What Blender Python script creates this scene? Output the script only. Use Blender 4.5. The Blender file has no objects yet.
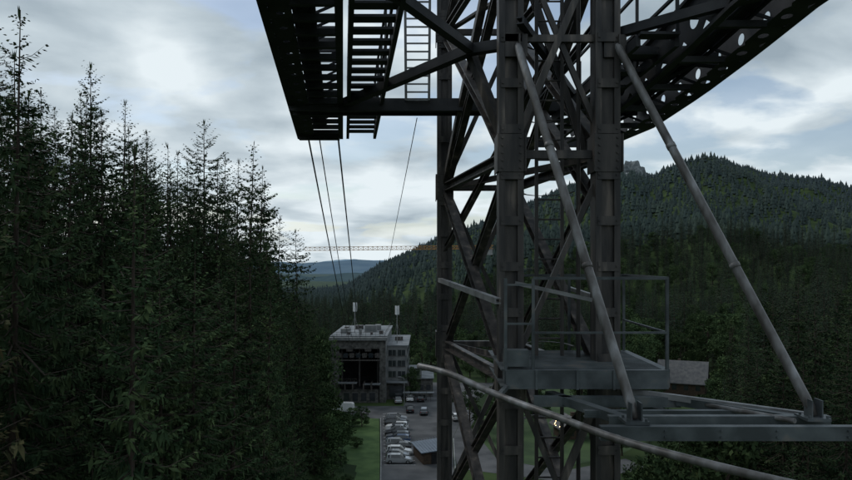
import bpy, math, random
import numpy as np
from mathutils import Vector, Matrix
random.seed(7); rng=np.random.default_rng(11)
F=740.0
def P(x,y,d): return Vector(((x-426)/F*d, d, (262-y)/F*d))
scene=bpy.context.scene
COL=scene.collection
# ---------------------------------------------------------------- materials
def new_mat(name):
    m=bpy.data.materials.new(name); m.use_nodes=True
    nt=m.node_tree; b=nt.nodes['Principled BSDF']; return m,nt,b
def noise_mat(name,c1,c2,scale=3.0,rough=0.7,metal=0.0,bump=0.0,detail=6,spec=0.3,c3=None,obj=True,stretch=None,lo=0.35,hi=0.65):
    m,nt,b=new_mat(name)
    tc=nt.nodes.new('ShaderNodeTexCoord')
    n=nt.nodes.new('ShaderNodeTexNoise'); n.inputs['Scale'].default_value=scale; n.inputs['Detail'].default_value=detail
    src=tc.outputs['Object']
    if stretch:
        mp=nt.nodes.new('ShaderNodeMapping'); mp.inputs['Scale'].default_value=stretch
        nt.links.new(src,mp.inputs[0]); src=mp.outputs[0]
    nt.links.new(src,n.inputs['Vector'])
    r=nt.nodes.new('ShaderNodeValToRGB'); nt.links.new(n.outputs['Fac'],r.inputs[0])
    r.color_ramp.elements[0].position=lo; r.color_ramp.elements[0].color=(*c1,1)
    r.color_ramp.elements[1].position=hi; r.color_ramp.elements[1].color=(*c2,1)
    if c3:
        e=r.color_ramp.elements.new(min(0.95,hi+0.1)); e.color=(*c3,1)
    nt.links.new(r.outputs[0],b.inputs['Base Color'])
    b.inputs['Roughness'].default_value=rough; b.inputs['Metallic'].default_value=metal
    b.inputs['Specular IOR Level'].default_value=spec
    if bump:
        bp=nt.nodes.new('ShaderNodeBump'); bp.inputs['Strength'].default_value=bump; bp.inputs['Distance'].default_value=0.02
        nt.links.new(n.outputs['Fac'],bp.inputs['Height']); nt.links.new(bp.outputs[0],b.inputs['Normal'])
    return m
steel_dark=noise_mat('steel_dark',(0.030,0.028,0.028),(0.085,0.074,0.067),2.4,0.5,0,0.35,10,0.4,(0.20,0.165,0.14),stretch=(3,3,0.5),lo=.38,hi=.6)
steel_black=noise_mat('steel_black',(0.018,0.020,0.023),(0.050,0.050,0.054),2.5,0.55,0,0.2,8,0.35)
steel_pipe=noise_mat('steel_pipe',(0.085,0.076,0.070),(0.19,0.183,0.18),3.6,0.42,0.0,0.3,11,0.5,(0.30,0.30,0.31),stretch=(1.6,1.6,.5),lo=.4,hi=.58)
steel_plat=noise_mat('steel_platform',(0.045,0.054,0.057),(0.105,0.12,0.125),2.8,0.5,0,0.25,10,0.4,(0.17,0.155,0.14),lo=.38,hi=.6)
steel_light=noise_mat('steel_light',(0.16,0.16,0.16),(0.30,0.30,0.30),4,0.5,0,0.1)
cable_m=noise_mat('cable_steel',(0.02,0.02,0.022),(0.04,0.04,0.04),8,0.5)
asphalt=noise_mat('asphalt',(0.06,0.062,0.065),(0.12,0.12,0.122),0.25,0.85,0,0,10)
grass=noise_mat('grass',(0.045,0.09,0.025),(0.09,0.15,0.045),0.4,0.9,0,0,10)
kerb=noise_mat('kerb_concrete',(0.2,0.2,0.2),(0.3,0.3,0.29),1)
paint_w=noise_mat('white_paint',(0.6,0.6,0.6),(0.8,0.8,0.8),3)
wall_l=noise_mat('render_wall',(0.13,0.135,0.135),(0.23,0.23,0.225),0.6,0.85,0,0,10)
wall_s=noise_mat('stone_wall',(0.055,0.053,0.05),(0.14,0.135,0.125),1.6,0.9,0,0.4,8)
roof_m=noise_mat('roof_felt',(0.11,0.12,0.125),(0.23,0.24,0.25),0.35,0.6,0,0,10)
roof_d=noise_mat('roof_dark',(0.09,0.09,0.095),(0.15,0.145,0.14),1.2,0.7)
roof_b=noise_mat('roof_metal_blue',(0.10,0.125,0.16),(0.14,0.175,0.22),1.0,0.4)
dark_in=noise_mat('dark_interior',(0.010,0.010,0.011),(0.028,0.028,0.03),0.6,0.8)
glass=noise_mat('window_glass',(0.02,0.025,0.03),(0.04,0.045,0.05),0.5,0.12,0,0,2,0.8)
wood_d=noise_mat('dark_wood',(0.05,0.035,0.025),(0.09,0.06,0.04),3,0.8)
crane_y=noise_mat('crane_orange',(0.42,0.20,0.05),(0.55,0.27,0.07),1,0.6)
rubber=noise_mat('tyre_rubber',(0.012,0.012,0.012),(0.02,0.02,0.02),4,0.9)
bark=noise_mat('bark',(0.035,0.026,0.02),(0.075,0.058,0.045),6,0.95,0,0.0,4,stretch=(1,1,0.25))
m,nt,b=new_mat('bulb_glow'); b.inputs['Emission Color'].default_value=(1,0.72,0.35,1); b.inputs['Emission Strength'].default_value=6; bulb=m
def paint(name,c,metal=0.2):
    m,nt,b=new_mat(name); b.inputs['Base Color'].default_value=(*c,1); b.inputs['Roughness'].default_value=0.28; b.inputs['Metallic'].default_value=metal
    b.inputs['Coat Weight'].default_value=0.5
    n=nt.nodes.new('ShaderNodeTexNoise'); n.inputs['Scale'].default_value=3
    mr=nt.nodes.new('ShaderNodeMapRange'); mr.inputs[3].default_value=0.2; mr.inputs[4].default_value=0.45
    nt.links.new(n.outputs['Fac'],mr.inputs[0]); nt.links.new(mr.outputs[0],b.inputs['Roughness'])
    return m
def leaf_mat(name,c1,c2,c3,scale=0.9,haze=None,rnd=(.75,1.3)):
    m,nt,b=new_mat(name); nt.nodes.remove(b); out_=nt.nodes['Material Output']
    b=nt.nodes.new('ShaderNodeBsdfDiffuse'); nt.links.new(b.outputs[0],out_.inputs[0])
    geo=nt.nodes.new('ShaderNodeNewGeometry')
    n=nt.nodes.new('ShaderNodeTexNoise'); n.inputs['Scale'].default_value=scale; n.inputs['Detail'].default_value=3
    nt.links.new(geo.outputs['Position'],n.inputs['Vector'])
    r=nt.nodes.new('ShaderNodeValToRGB'); nt.links.new(n.outputs['Fac'],r.inputs[0])
    r.color_ramp.elements[0].position=0.33; r.color_ramp.elements[0].color=(*c1,1)
    r.color_ramp.elements[1].position=0.70; r.color_ramp.elements[1].color=(*c3,1)
    e=r.color_ramp.elements.new(0.52); e.color=(*c2,1)
    oi=nt.nodes.new('ShaderNodeObjectInfo')
    mx=nt.nodes.new('ShaderNodeMix'); mx.data_type='RGBA'; mx.blend_type='MULTIPLY'; mx.inputs[0].default_value=1
    nt.links.new(r.outputs[0],mx.inputs[6]); nt.links.new(oi.outputs['Color'],mx.inputs[7])
    out=mx.outputs[2]
    mr0=nt.nodes.new('ShaderNodeMapRange'); mr0.inputs[3].default_value=rnd[0]; mr0.inputs[4].default_value=rnd[1]; nt.links.new(oi.outputs['Random'],mr0.inputs[0])
    vm=nt.nodes.new('ShaderNodeVectorMath'); vm.operation='SCALE'; nt.links.new(out,vm.inputs[0]); nt.links.new(mr0.outputs[0],vm.inputs['Scale']); out=vm.outputs[0]
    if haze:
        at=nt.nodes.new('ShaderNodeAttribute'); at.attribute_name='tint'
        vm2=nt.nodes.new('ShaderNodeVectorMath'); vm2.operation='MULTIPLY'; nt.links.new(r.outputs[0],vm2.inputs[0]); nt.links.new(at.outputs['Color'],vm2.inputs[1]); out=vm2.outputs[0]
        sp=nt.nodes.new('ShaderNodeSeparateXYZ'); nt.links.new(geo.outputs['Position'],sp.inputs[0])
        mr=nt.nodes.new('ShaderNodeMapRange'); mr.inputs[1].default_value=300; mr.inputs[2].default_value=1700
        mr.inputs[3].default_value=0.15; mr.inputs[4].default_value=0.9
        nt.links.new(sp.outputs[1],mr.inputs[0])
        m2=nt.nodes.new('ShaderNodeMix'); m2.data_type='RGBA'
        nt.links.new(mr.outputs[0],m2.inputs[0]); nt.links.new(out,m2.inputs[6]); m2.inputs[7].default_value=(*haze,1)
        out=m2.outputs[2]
    nt.links.new(out,b.inputs['Color'])
    return m
spruce_m=leaf_mat('spruce_needles',(0.020,0.036,0.021),(0.040,0.063,0.033),(0.080,0.106,0.050))
spruce_lo_m=leaf_mat('spruce_needles_mid',(0.028,0.043,0.032),(0.045,0.064,0.044),(0.068,0.090,0.055),0.15)
decid_m=leaf_mat('broad_leaves',(0.034,0.056,0.027),(0.060,0.092,0.042),(0.095,0.130,0.055),0.6)
far_m=leaf_mat('forest_canopy',(0.028,0.042,0.032),(0.040,0.058,0.040),(0.060,0.082,0.050),0.012,haze=(0.068,0.089,0.098))  # bluish air haze mixed into the canopy colour, stronger farther away
# ---------------------------------------------------------------- mesh builder
class MB:
    def __init__(s): s.v=[];s.f=[];s.m=[]
    def add(s,vs,fs,mi=0):
        o=len(s.v); s.v+= [tuple(v) for v in vs]; s.f+=[tuple(i+o for i in f) for f in fs]; s.m+=[mi]*len(fs)
    def box(s,c,sz,mi=0,rz=0.0):
        hx,hy,hz=sz[0]/2,sz[1]/2,sz[2]/2; R=Matrix.Rotation(rz,3,'Z'); c=Vector(c)
        vs=[c+R@Vector((x*hx,y*hy,z*hz)) for z in(-1,1) for y in(-1,1) for x in(-1,1)]
        s.add(vs,[(0,2,3,1),(4,5,7,6),(0,1,5,4),(2,6,7,3),(0,4,6,2),(1,3,7,5)],mi)
    def frame(s,p,q,up=None):
        p=Vector(p);q=Vector(q);d=(q-p).normalized()
        u=Vector(up) if up else (Vector((0,0,1)) if abs(d.z)<0.9 else Vector((0,1,0)))
        sx=d.cross(u).normalized(); sy=sx.cross(d).normalized(); return p,q,sx,sy
    def beam(s,p,q,w,h,mi=0,up=None,ox=0,oy=0):
        p,q,sx,sy=s.frame(p,q,up)
        vs=[]
        for e in(p,q):
            for a,b in((-1,-1),(1,-1),(1,1),(-1,1)): vs.append(e+sx*(a*w/2+ox)+sy*(b*h/2+oy))
        s.add(vs,[(3,2,1,0),(4,5,6,7),(0,1,5,4),(1,2,6,5),(2,3,7,6),(3,0,4,7)],mi)
    def chan(s,p,q,w,h,t=0.02,mi=0,up=None):
        s.beam(p,q,w,t,mi,up,0,h/2-t/2); s.beam(p,q,w,t,mi,up,0,-h/2+t/2); s.beam(p,q,t,h-2*t-0.002,mi,up,w/2-t/2)
    def angle(s,p,q,w,t=0.014,mi=0,up=None):
        s.beam(p,q,w,t,mi,up,0,0); s.beam(p,q,t,w,mi,up,w/2-t/2,w/2+t/2+0.001)
    def pipe(s,pts,r,n=12,mi=0,cap=True):
        pts=[Vector(p) for p in pts]; rs=r if isinstance(r,(list,tuple)) else [r]*len(pts); o=len(s.v); ref=None
        for i,p in enumerate(pts):
            d=(pts[min(i+1,len(pts)-1)]-pts[max(i-1,0)]).normalized()
            if ref is None: ref=Vector((0,0,1)) if abs(d.z)<0.9 else Vector((0,1,0))
            sx=d.cross(ref).normalized(); sy=sx.cross(d).normalized()
            for k in range(n):
                a=2*math.pi*k/n; s.v.append(tuple(p+sx*math.cos(a)*rs[i]+sy*math.sin(a)*rs[i]))
        for i in range(len(pts)-1):
            for k in range(n):
                k2=(k+1)%n; s.f.append((o+i*n+k,o+i*n+k2,o+(i+1)*n+k2,o+(i+1)*n+k)); s.m.append(mi)
        if cap:
            s.f.append(tuple(o+k for k in range(n))[::-1]); s.m.append(mi)
            s.f.append(tuple(o+(len(pts)-1)*n+k for k in range(n))); s.m.append(mi)
    def holestrip(s,pts,wv,r,cell,mi=0,th=0.02):
        pts=[Vector(p) for p in pts]; wv=Vector(wv); N=16
        L=[0]
        for i in range(len(pts)-1): L.append(L[-1]+(pts[i+1]-pts[i]).length)
        def at(l):
            l=min(max(l,0),L[-1])
            for i in range(len(L)-1):
                if l<=L[i+1]+1e-9: return pts[i].lerp(pts[i+1],(l-L[i])/(L[i+1]-L[i]))
            return pts[-1]
        n=int(L[-1]/cell); W=wv.length; wn=wv.normalized()
        for i in range(n):
            c=(i+.5)*cell; outer=[];inner=[]
            for k in range(N):
                a=2*math.pi*(k+.5)/N; ca,sa=math.cos(a),math.sin(a); sc=1/max(abs(ca),abs(sa))
                outer.append(at(c+ca*sc*cell/2)+wn*(sa*sc*W/2)); inner.append(at(c+ca*r)+wn*(sa*r))
            s.add(outer+inner,[(k,(k+1)%N,N+(k+1)%N,N+k) for k in range(N)],mi)
    def obj(s,name,mats,parent=None,smooth=False):
        me=bpy.data.meshes.new(name); me.from_pydata(s.v,[],s.f)
        for m in mats: me.materials.append(m)
        me.polygons.foreach_set('material_index',s.m)
        if smooth: me.polygons.foreach_set('use_smooth',[len(f)==4 for f in s.f])
        me.update(); o=bpy.data.objects.new(name,me); COL.objects.link(o)
        if parent: o.parent=parent
        return o
def empty(name,loc=(0,0,0),rz=0):
    e=bpy.data.objects.new(name,None); e.location=loc; e.rotation_euler=(0,0,rz); e.empty_display_size=0.5; COL.objects.link(e); return e
def np_mesh(name,V,Fq,mats,midx=None):
    me=bpy.data.meshes.new(name); k=Fq.shape[1]
    me.vertices.add(len(V)); me.vertices.foreach_set('co',V.astype(np.float32).ravel())
    me.loops.add(Fq.size); me.loops.foreach_set('vertex_index',Fq.astype(np.int32).ravel())
    me.polygons.add(len(Fq)); me.polygons.foreach_set('loop_start',np.arange(0,Fq.size,k,dtype=np.int32))
    for m in mats: me.materials.append(m)
    if midx is not None: me.polygons.foreach_set('material_index',midx.astype(np.int32))
    me.update(calc_edges=True); return me
# ---------------------------------------------------------------- terrain
def vn(x,y,seed=0):
    xi=np.floor(x);yi=np.floor(y);fx=x-xi;fy=y-yi;fx=fx*fx*(3-2*fx);fy=fy*fy*(3-2*fy)
    def h(a,b):
        t=np.sin(a*127.1+b*311.7+seed*74.7)*43758.5453; return t-np.floor(t)
    return (h(xi,yi)*(1-fx)+h(xi+1,yi)*fx)*(1-fy)+(h(xi,yi+1)*(1-fx)+h(xi+1,yi+1)*fx)*fy
def fbm(x,y,s=0,o=4):
    t=0;a=.5
    for i in range(o): t=t+a*vn(x,y,s+i);x=x*2.03;y=y*2.03;a*=.5
    return t
RX=[300,345,380,430,470,520,560,600,612,622,632,640,646,656,668,680,690,700,705,712,720,728,735,745,758,770,785,800,815,830,852,950,1200]
RY=[292,285,264,242,227,206,192,181,176,172,172,175,179,177,170,165,160,157,154,153,155,158,163,165,170,174,175,179,180,184,188,200,215]
RU=[(x-426)/F for x in RX]; RZ=[(262-y)/F*1500-9 for y in RY]
def ground_h(X,Y):
    X=np.asarray(X,float);Y=np.asarray(Y,float)
    base=-33.5-np.clip((Y-230)/1300,0,1)*28
    x0=np.interp(Y,[0,50,114,170,260],[-4,-5,-13,-21,-26]); s=np.interp(Y,[0,60,110,170,300],[1.15,1.05,.75,.45,0.0])
    rise=np.minimum(np.maximum(0,x0-X)*s,50)
    u=X/np.maximum(Y,60); zr=np.interp(u,RU,RZ)
    t=np.clip((Y-260)/1240,0,1); w=t*t*(3-2*t)*0.6+0.4*t
    back=np.where(Y>1500,np.exp(-((Y-1500)/500.)**2),1.0)
    h=base+(np.maximum(zr,base-2)-base)*w*back
    sp=1-2*np.abs(fbm(X/230.+.3*Y/230.,Y/420.,3,3)-.44)*2.2
    h=h+ (sp-.55)*48*np.sin(np.pi*np.clip(t*0.97,0,1))*np.clip((u+.14)*6,0,1)
    rr=np.clip((X-75)*0.22,0,18)*np.clip((330-Y)/70,0,1)*np.clip((Y-20)/40,0,1)
    return h+rise+rr
xs=np.unique(np.concatenate([np.linspace(-9000,-1200,16),np.linspace(-1200,-120,50),np.linspace(-120,160,70),np.linspace(160,1500,130),np.linspace(1500,9000,20)]))
ys=np.unique(np.concatenate([np.linspace(-2500,-60,12),np.linspace(-60,300,80),np.linspace(300,1800,170),np.linspace(1800,9500,30)]))
GX,GY=np.meshgrid(xs,ys); GZ=ground_h(GX,GY)
V=np.stack([GX.ravel(),GY.ravel(),GZ.ravel()],1); nx=len(xs);ny=len(ys)
idx=np.arange(nx*ny).reshape(ny,nx)
Fq=np.stack([idx[:-1,:-1].ravel(),idx[:-1,1:].ravel(),idx[1:,1:].ravel(),idx[1:,:-1].ravel()],1)
def rockm(X,Y):
    px=426+F*X/np.maximum(Y,60)
    a=1.2*np.exp(-((px-629)/22.)**2)*np.clip((Y-1060)/180,0,1)+.95*np.exp(-((px-709)/18.)**2)*np.clip((Y-1360)/100,0,1)
    return a*(fbm(X/28.,Y/28.,9)*2.0)
gm,nt,b=new_mat('ground')
geo=nt.nodes.new('ShaderNodeNewGeometry'); n1=nt.nodes.new('ShaderNodeTexNoise'); n1.inputs['Scale'].default_value=0.05; n1.inputs['Detail'].default_value=12
nt.links.new(geo.outputs['Position'],n1.inputs['Vector'])
r=nt.nodes.new('ShaderNodeValToRGB'); nt.links.new(n1.outputs['Fac'],r.inputs[0])
r.color_ramp.elements[0].position=.35; r.color_ramp.elements[0].color=(.025,.042,.018,1); r.color_ramp.elements[1].position=.7; r.color_ramp.elements[1].color=(.06,.09,.03,1)
at=nt.nodes.new('ShaderNodeAttribute'); at.attribute_name='rock'
n2=nt.nodes.new('ShaderNodeTexNoise'); n2.inputs['Scale'].default_value=0.08; n2.inputs['Detail'].default_value=8; nt.links.new(geo.outputs['Position'],n2.inputs['Vector'])
r2=nt.nodes.new('ShaderNodeValToRGB'); nt.links.new(n2.outputs['Fac'],r2.inputs[0])
r2.color_ramp.elements[0].position=.42; r2.color_ramp.elements[0].color=(.07,.08,.08,1); r2.color_ramp.elements[1].position=.58; r2.color_ramp.elements[1].color=(.24,.25,.25,1)
mx=nt.nodes.new('ShaderNodeMix'); mx.data_type='RGBA'; nt.links.new(at.outputs['Fac'],mx.inputs[0]); nt.links.new(r.outputs[0],mx.inputs[6]); nt.links.new(r2.outputs[0],mx.inputs[7])
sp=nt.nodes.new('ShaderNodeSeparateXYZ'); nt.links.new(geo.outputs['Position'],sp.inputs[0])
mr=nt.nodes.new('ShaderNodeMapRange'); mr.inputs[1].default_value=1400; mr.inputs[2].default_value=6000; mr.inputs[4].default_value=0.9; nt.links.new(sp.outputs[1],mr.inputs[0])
mx2=nt.nodes.new('ShaderNodeMix'); mx2.data_type='RGBA'; nt.links.new(mr.outputs[0],mx2.inputs[0]); nt.links.new(mx.outputs[2],mx2.inputs[6]); mx2.inputs[7].default_value=(.10,.16,.21,1)  # aerial haze painted into ground colour, growing with world Y
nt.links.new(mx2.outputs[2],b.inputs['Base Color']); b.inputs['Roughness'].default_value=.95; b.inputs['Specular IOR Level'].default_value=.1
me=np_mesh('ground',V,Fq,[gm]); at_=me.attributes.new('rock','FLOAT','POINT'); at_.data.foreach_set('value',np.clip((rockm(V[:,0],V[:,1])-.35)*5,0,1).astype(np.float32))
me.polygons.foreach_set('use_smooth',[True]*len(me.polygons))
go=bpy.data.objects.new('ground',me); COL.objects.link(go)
crag=noise_mat('crag_rock',(.09,.105,.11),(.22,.235,.24),.06,.95,0,0,8,.1,stretch=(1,1,.5))
g=np.random.default_rng(5); mb=MB()
for (px,D,zs_,w_) in [(607,1290,15,11),(614,1310,18,12),(622,1300,22,13),(629,1315,21,14),(635,1305,22,13),(641,1290,18,12),(647,1300,12,10),(626,1260,16,14),(617,1240,12,12),(634,1250,15,13),(642,1245,12,11),(624,1215,11,11),(637,1210,10,10),(651,1300,9,9),(706,1455,8,11),(713,1450,9,12),(710,1420,8,11),(719,1440,6,9)]:
    x=(px-426)/F*D; z0=float(ground_h(x,D)); rings=[]
    n=11; ph=g.uniform(0,6.28)
    for j,f in enumerate([-.5,.15,.45,.75,1.0]):
        rr=w_*(1-.5*max(f,0)**1.5)
        rings.append([(x+rr*math.cos(2*math.pi*k/n+ph)*g.uniform(.72,1.15),D+rr*.8*math.sin(2*math.pi*k/n+ph)*g.uniform(.72,1.15),z0+zs_*f*(g.uniform(.8,1.1) if f>0 else 1)) for k in range(n)])
    vs=[p for r_ in rings for p in r_]; fs=[(j*n+k,j*n+(k+1)%n,(j+1)*n+(k+1)%n,(j+1)*n+k) for j in range(4) for k in range(n)]+[tuple(4*n+k for k in range(n))]
    mb.add(vs,fs)
mb.obj('rock_crags',[crag])
mtm=noise_mat('far_mountain',(0.22,0.31,0.40),(0.26,0.36,0.44),0.002,1.0,0,0,6,0.0)  # pale blue is distance haze put into the base colour
def ridge(name,D,ztop,amp,seed,mat,depth=900,wl=900.):
    X=np.linspace(-D*1.2,D*1.2,700); prof=ztop+amp*(fbm(X/wl,X*0+seed,seed,5)-.47)*2
    rows=[]
    for k,(yy,f) in enumerate([(-depth,0),(-depth*.6,.35),(-depth*.3,.7),(0,1),(depth*.5,.5),(depth,0)]):
        z=-75+(prof+75)*f+(fbm(X/300.,X*0+k*3.1,seed+5)-.47)*60*(f>0)*(f<1)
        rows.append(np.stack([X,np.full_like(X,D+yy),z],1))
    V=np.concatenate(rows); n=700; id_=np.arange(len(V)).reshape(6,n)
    Fq=np.stack([id_[:-1,:-1].ravel(),id_[:-1,1:].ravel(),id_[1:,1:].ravel(),id_[1:,:-1].ravel()],1)
    o=bpy.data.objects.new(name,np_mesh(name,V,Fq,[mat])); COL.objects.link(o)
    o.data.polygons.foreach_set('use_smooth',[True]*len(Fq))
ridge('distant_hills',2600,-42,30,4,noise_mat('mid_hill',(0.06,0.095,0.11),(0.09,0.13,0.14),0.01,1,0,0,6,0.0),500,260.)  # slight haze tint painted into the hill colour
ridge('distant_hill_range',4500,-22,60,14,noise_mat('hazed_hill',(0.12,0.18,0.24),(0.15,0.215,0.27),0.006,1,0,0,6,0.0),800,450.)  # blue comes from distance haze painted into the hill colour
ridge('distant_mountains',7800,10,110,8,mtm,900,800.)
# ---------------------------------------------------------------- trees
def kites(base,dirv,width,n_roll):
    d=dirv/np.linalg.norm(dirv,axis=1,keepdims=True)
    ref=n_roll/np.linalg.norm(n_roll,axis=1,keepdims=True)
    side=np.cross(d,ref); side/= (np.linalg.norm(side,axis=1,keepdims=True)+1e-6)
    mid=base+dirv*0.45
    V=np.stack([base,mid+side*width[:,None]/2,base+dirv,mid-side*width[:,None]/2],1).reshape(-1,3)
    Fq=np.arange(len(V)).reshape(-1,4); return V,Fq
def trunk(H,r,n=7,seg=6):
    zs=np.linspace(0,H,seg+1); V=[];Fq=[]
    for i,z in enumerate(zs):
        rr=max(r*(1-z/H)**.9,0.012)
        for k in range(n): V.append((rr*math.cos(2*math.pi*k/n),rr*math.sin(2*math.pi*k/n),z))
    for i in range(seg):
        for k in range(n): Fq.append((i*n+k,i*n+(k+1)%n,(i+1)*n+(k+1)%n,(i+1)*n+k))
    return np.array(V),np.array(Fq)
def spruce_mesh(name,seed,H=28.,R=3.4,whorl=0.45,nb=7,tw=0.13,wk=1.0,mat=None,low=0.05,gap=.1,sharp=7.0):
    g=np.random.default_rng(seed)
    tv,tf=trunk(H,0.26); VV=[tv];FF=[tf];MI=[np.zeros(len(tf))]; off=len(tv)
    B=[];D=[];W=[];bv=[];bf=[]
    z=H*low
    ph=g.uniform(0,6.28,4)
    while z<H-0.2:
        f=z/H; dt=H-z
        rad=R*(1-math.exp(-(dt+.25)/sharp))*(0.84+0.16*math.sin(ph[0]+z*.9)*math.sin(ph[3]+z*.37))
        nbr=nb if dt>3 else 5
        a0=g.uniform(0,6.28)
        for k in range(nbr):
            if g.random()<gap+0.1*(f<.3): continue
            a=a0+2*math.pi*k/nbr+g.normal(0,.25)
            L=rad*g.uniform(.6,1.2)*(1+.2*math.sin(a*2+ph[1])+.12*math.sin(a*3+ph[2]+z*.4))
            L=max(L,.14)
            up=0.75*math.exp(-dt/3.5)-0.32*(1-math.exp(-dt/9))+g.normal(0,.07)
            cur=-0.16*(1-math.exp(-dt/6)); tip=0.18
            o=np.array([math.cos(a),math.sin(a),0]); l=np.array([-math.sin(a),math.cos(a),0])
            zz=z+g.uniform(-.2,.2)
            def pt(s): return o*(L*s)[:,None]+np.array([0,0,1])*((zz+L*(up*s+cur*np.sin(s*3.1)+tip*s**3)))[:,None]
            n=max(3,int(L/tw)); s=np.linspace(.15,1,n)+g.uniform(-.02,.02,n)
            p=pt(s)
            for sgn in(-1,1):
                tl=(0.16+0.42*(1-s)**.7*min(1,L/2.0))*g.uniform(.55,1.25,n)*wk**.5*(0.5+0.5*min(1,L/1.5))
                dv=(o*0.8+l*sgn*g.uniform(.45,.95,n)[:,None]+np.array([0,0,1])*g.uniform(-.5,.08,n)[:,None])
                dv/=np.linalg.norm(dv,axis=1,keepdims=True)
                B.append(p+g.normal(0,.02,(n,3)));D.append(dv*tl[:,None]);W.append(g.uniform(.07,.13,n)*wk)
            if dt>2:
                m=max(1,int(n*.9)); s2=g.uniform(.15,.98,m); p2=pt(s2)
                dv=o*g.uniform(-.1,.3,m)[:,None]+l*g.normal(0,.25,m)[:,None]+np.array([0,0,-1.])
                B.append(p2);D.append(dv*(g.uniform(.18,.55,m)*min(1,dt/8))[:,None]);W.append(g.uniform(.07,.15,m)*wk)
            if L>.9:
                q=pt(np.array([0,.5,.95])); r_=0.015+0.01*L; o0=len(bv)
                for j in range(3):
                    rr=r_*(1-.4*j)
                    for dd in (l*rr,np.array([0,0,rr]),-l*rr): bv.append(q[j]+dd)
                for j in range(2):
                    for k2 in range(2): bf.append((o0+j*3+k2,o0+j*3+(k2+1)%3,o0+(j+1)*3+(k2+1)%3,o0+(j+1)*3+k2))
        z+=whorl*g.uniform(.7,1.3)*(1-.35*math.exp(-dt/4))
    B.append(np.array([[0,0,H-.45]]*5));D.append(np.concatenate([g.normal(0,.09,(5,2)),np.full((5,1),.6)],1));W.append(np.full(5,.07))
    B=np.concatenate(B);D=np.concatenate(D);W=np.concatenate(W)
    kv,kf=kites(B,D,W,g.normal(0,.5,(len(B),3))+np.array([0,0,1.]))
    bv=np.array(bv);bf=np.array(bf)
    VV+= [bv,kv]; FF+=[bf+off,kf+off+len(bv)]; MI+=[np.zeros(len(bf)),np.ones(len(kf))]
    return np_mesh(name,np.concatenate(VV),np.concatenate(FF),[bark,mat or spruce_m],np.concatenate(MI))
SPEC=[(3.4,.06,6.5),(2.8,.18,5.0),(4.0,.06,8),(2.9,.26,6.5),(3.5,.08,4.6),(3.2,.14,7)]
SPR=[spruce_mesh('spruce_mesh_%d'%i,20+i,28,R,gap=gp_,sharp=sh) for i,(R,gp_,sh) in enumerate(SPEC)]
SPRM=[spruce_mesh('spruce_medium_mesh_%d'%i,20+i,28,R,.6,7,.22,1.7,gap=gp_,sharp=sh) for i,(R,gp_,sh) in enumerate(SPEC)]
SPRL=[spruce_mesh('spruce_mid_mesh_%d'%i,40+i,25,R,0.9,6,0.42,3.0,spruce_lo_m,gap=.12,sharp=sh) for i,(R,sh) in enumerate([(3.4,7),(2.9,5.5),(3.9,9)])]
def decid_mesh(name,seed,H=14.,R=4.5,nl=6000,ls=.38):
    g=np.random.default_rng(seed); mb=MB()
    mb.pipe([(0,0,0),(.1,0,H*.25),(-.1,.1,H*.5),(0,0,H*.75)],[.28,.22,.15,.05],8)
    cl=[]
    for i in range(40):
        z=g.uniform(.2,.97)*H; rr=R*math.sqrt(max(.02,1-((z/H-.56)/.46)**2))*g.uniform(.35,1.0); a=g.uniform(0,6.28)
        c=np.array([rr*math.cos(a),rr*math.sin(a),z]); cl.append((c,g.uniform(.6,1.5)))
        if i<16: mb.pipe([(0,0,z*.55),tuple(c*.6+np.array([0,0,z*.25])),tuple(c)],[.1,.06,.02],5)
    per=nl//40; B=[];D=[];W=[]
    for c,r in cl:
        v=g.normal(0,1,(per,3)); v/=np.linalg.norm(v,axis=1,keepdims=True); v*= (r*g.uniform(.35,1.05,per)**.6)[:,None]; v[:,2]*=.8
        B.append(c+v); D.append(g.normal(0,1,(per,3))*ls*.6+v*.1+1e-3); W.append(g.uniform(.5,1,per)*ls)
    B=np.concatenate(B);D=np.concatenate(D);W=np.concatenate(W)
    kv,kf=kites(B,D,W,g.normal(0,1,(len(B),3)))
    tv=np.array(mb.v); tf=np.array([f for f in mb.f if len(f)==4])
    return np_mesh(name,np.concatenate([tv,kv]),np.concatenate([tf,kf+len(tv)]),[bark,decid_m],np.concatenate([np.zeros(len(tf)),np.ones(len(kf))]))
DEC=[decid_mesh('decid_mesh_%d'%i,70+i,13+i,4.0+.4*i) for i in range(3)]
def put(name,me,x,y,H,baseH,col=(1,1,1),fat=1.0,z=None):
    o=bpy.data.objects.new(name,me); z=float(ground_h(x,y)) if z is None else z
    s=H/baseH; w=(s**.75)*fat
    o.location=(x,y,z-.1); o.scale=(w,w,s); o.rotation_euler=(random.gauss(0,.015),random.gauss(0,.015),random.uniform(0,6.28)); o.color=(*col,1); COL.objects.link(o); return o
SKX=[-60,0,12,25,45,60,75,92,108,125,150,178,190,205,218,240,262,276,284,292,301,312,330,345]
SKY=[10,20,30,80,95,98,88,85,100,120,140,160,155,145,155,150,195,238,268,282,288,292,330,400]
hero=[(4,8,27,1),(18,50,33,3),(40,88,40,0),(91,63,46,2),(117,98,50,5),(72,94,43,3),(150,130,57,0),(133,128,60,1),(176,150,62,5),(205,120,64,4),(190,162,70,2),(222,155,78,3),(243,139,78,0),(262,182,88,5),(274,215,100,2),(299,229,117,4),(57,108,36,2),(166,142,52,3),(254,165,84,1),(28,92,30,2),(104,108,41,0),(215,160,60,2),(232,158,70,5),(142,140,50,4)]
for i,(px,py,d,k) in enumerate(hero):
    p=P(px,py,d); g=float(ground_h(p.x,p.y)); c=random.uniform(.85,1.2)
    put('spruce_tree',(SPR if d<75 else SPRM)[k],p.x,p.y,p.z-g,28,(c,c,c*.95))
placed=[(P(a,b,d).x,d) for a,b,d,k in hero]
n=0
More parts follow.
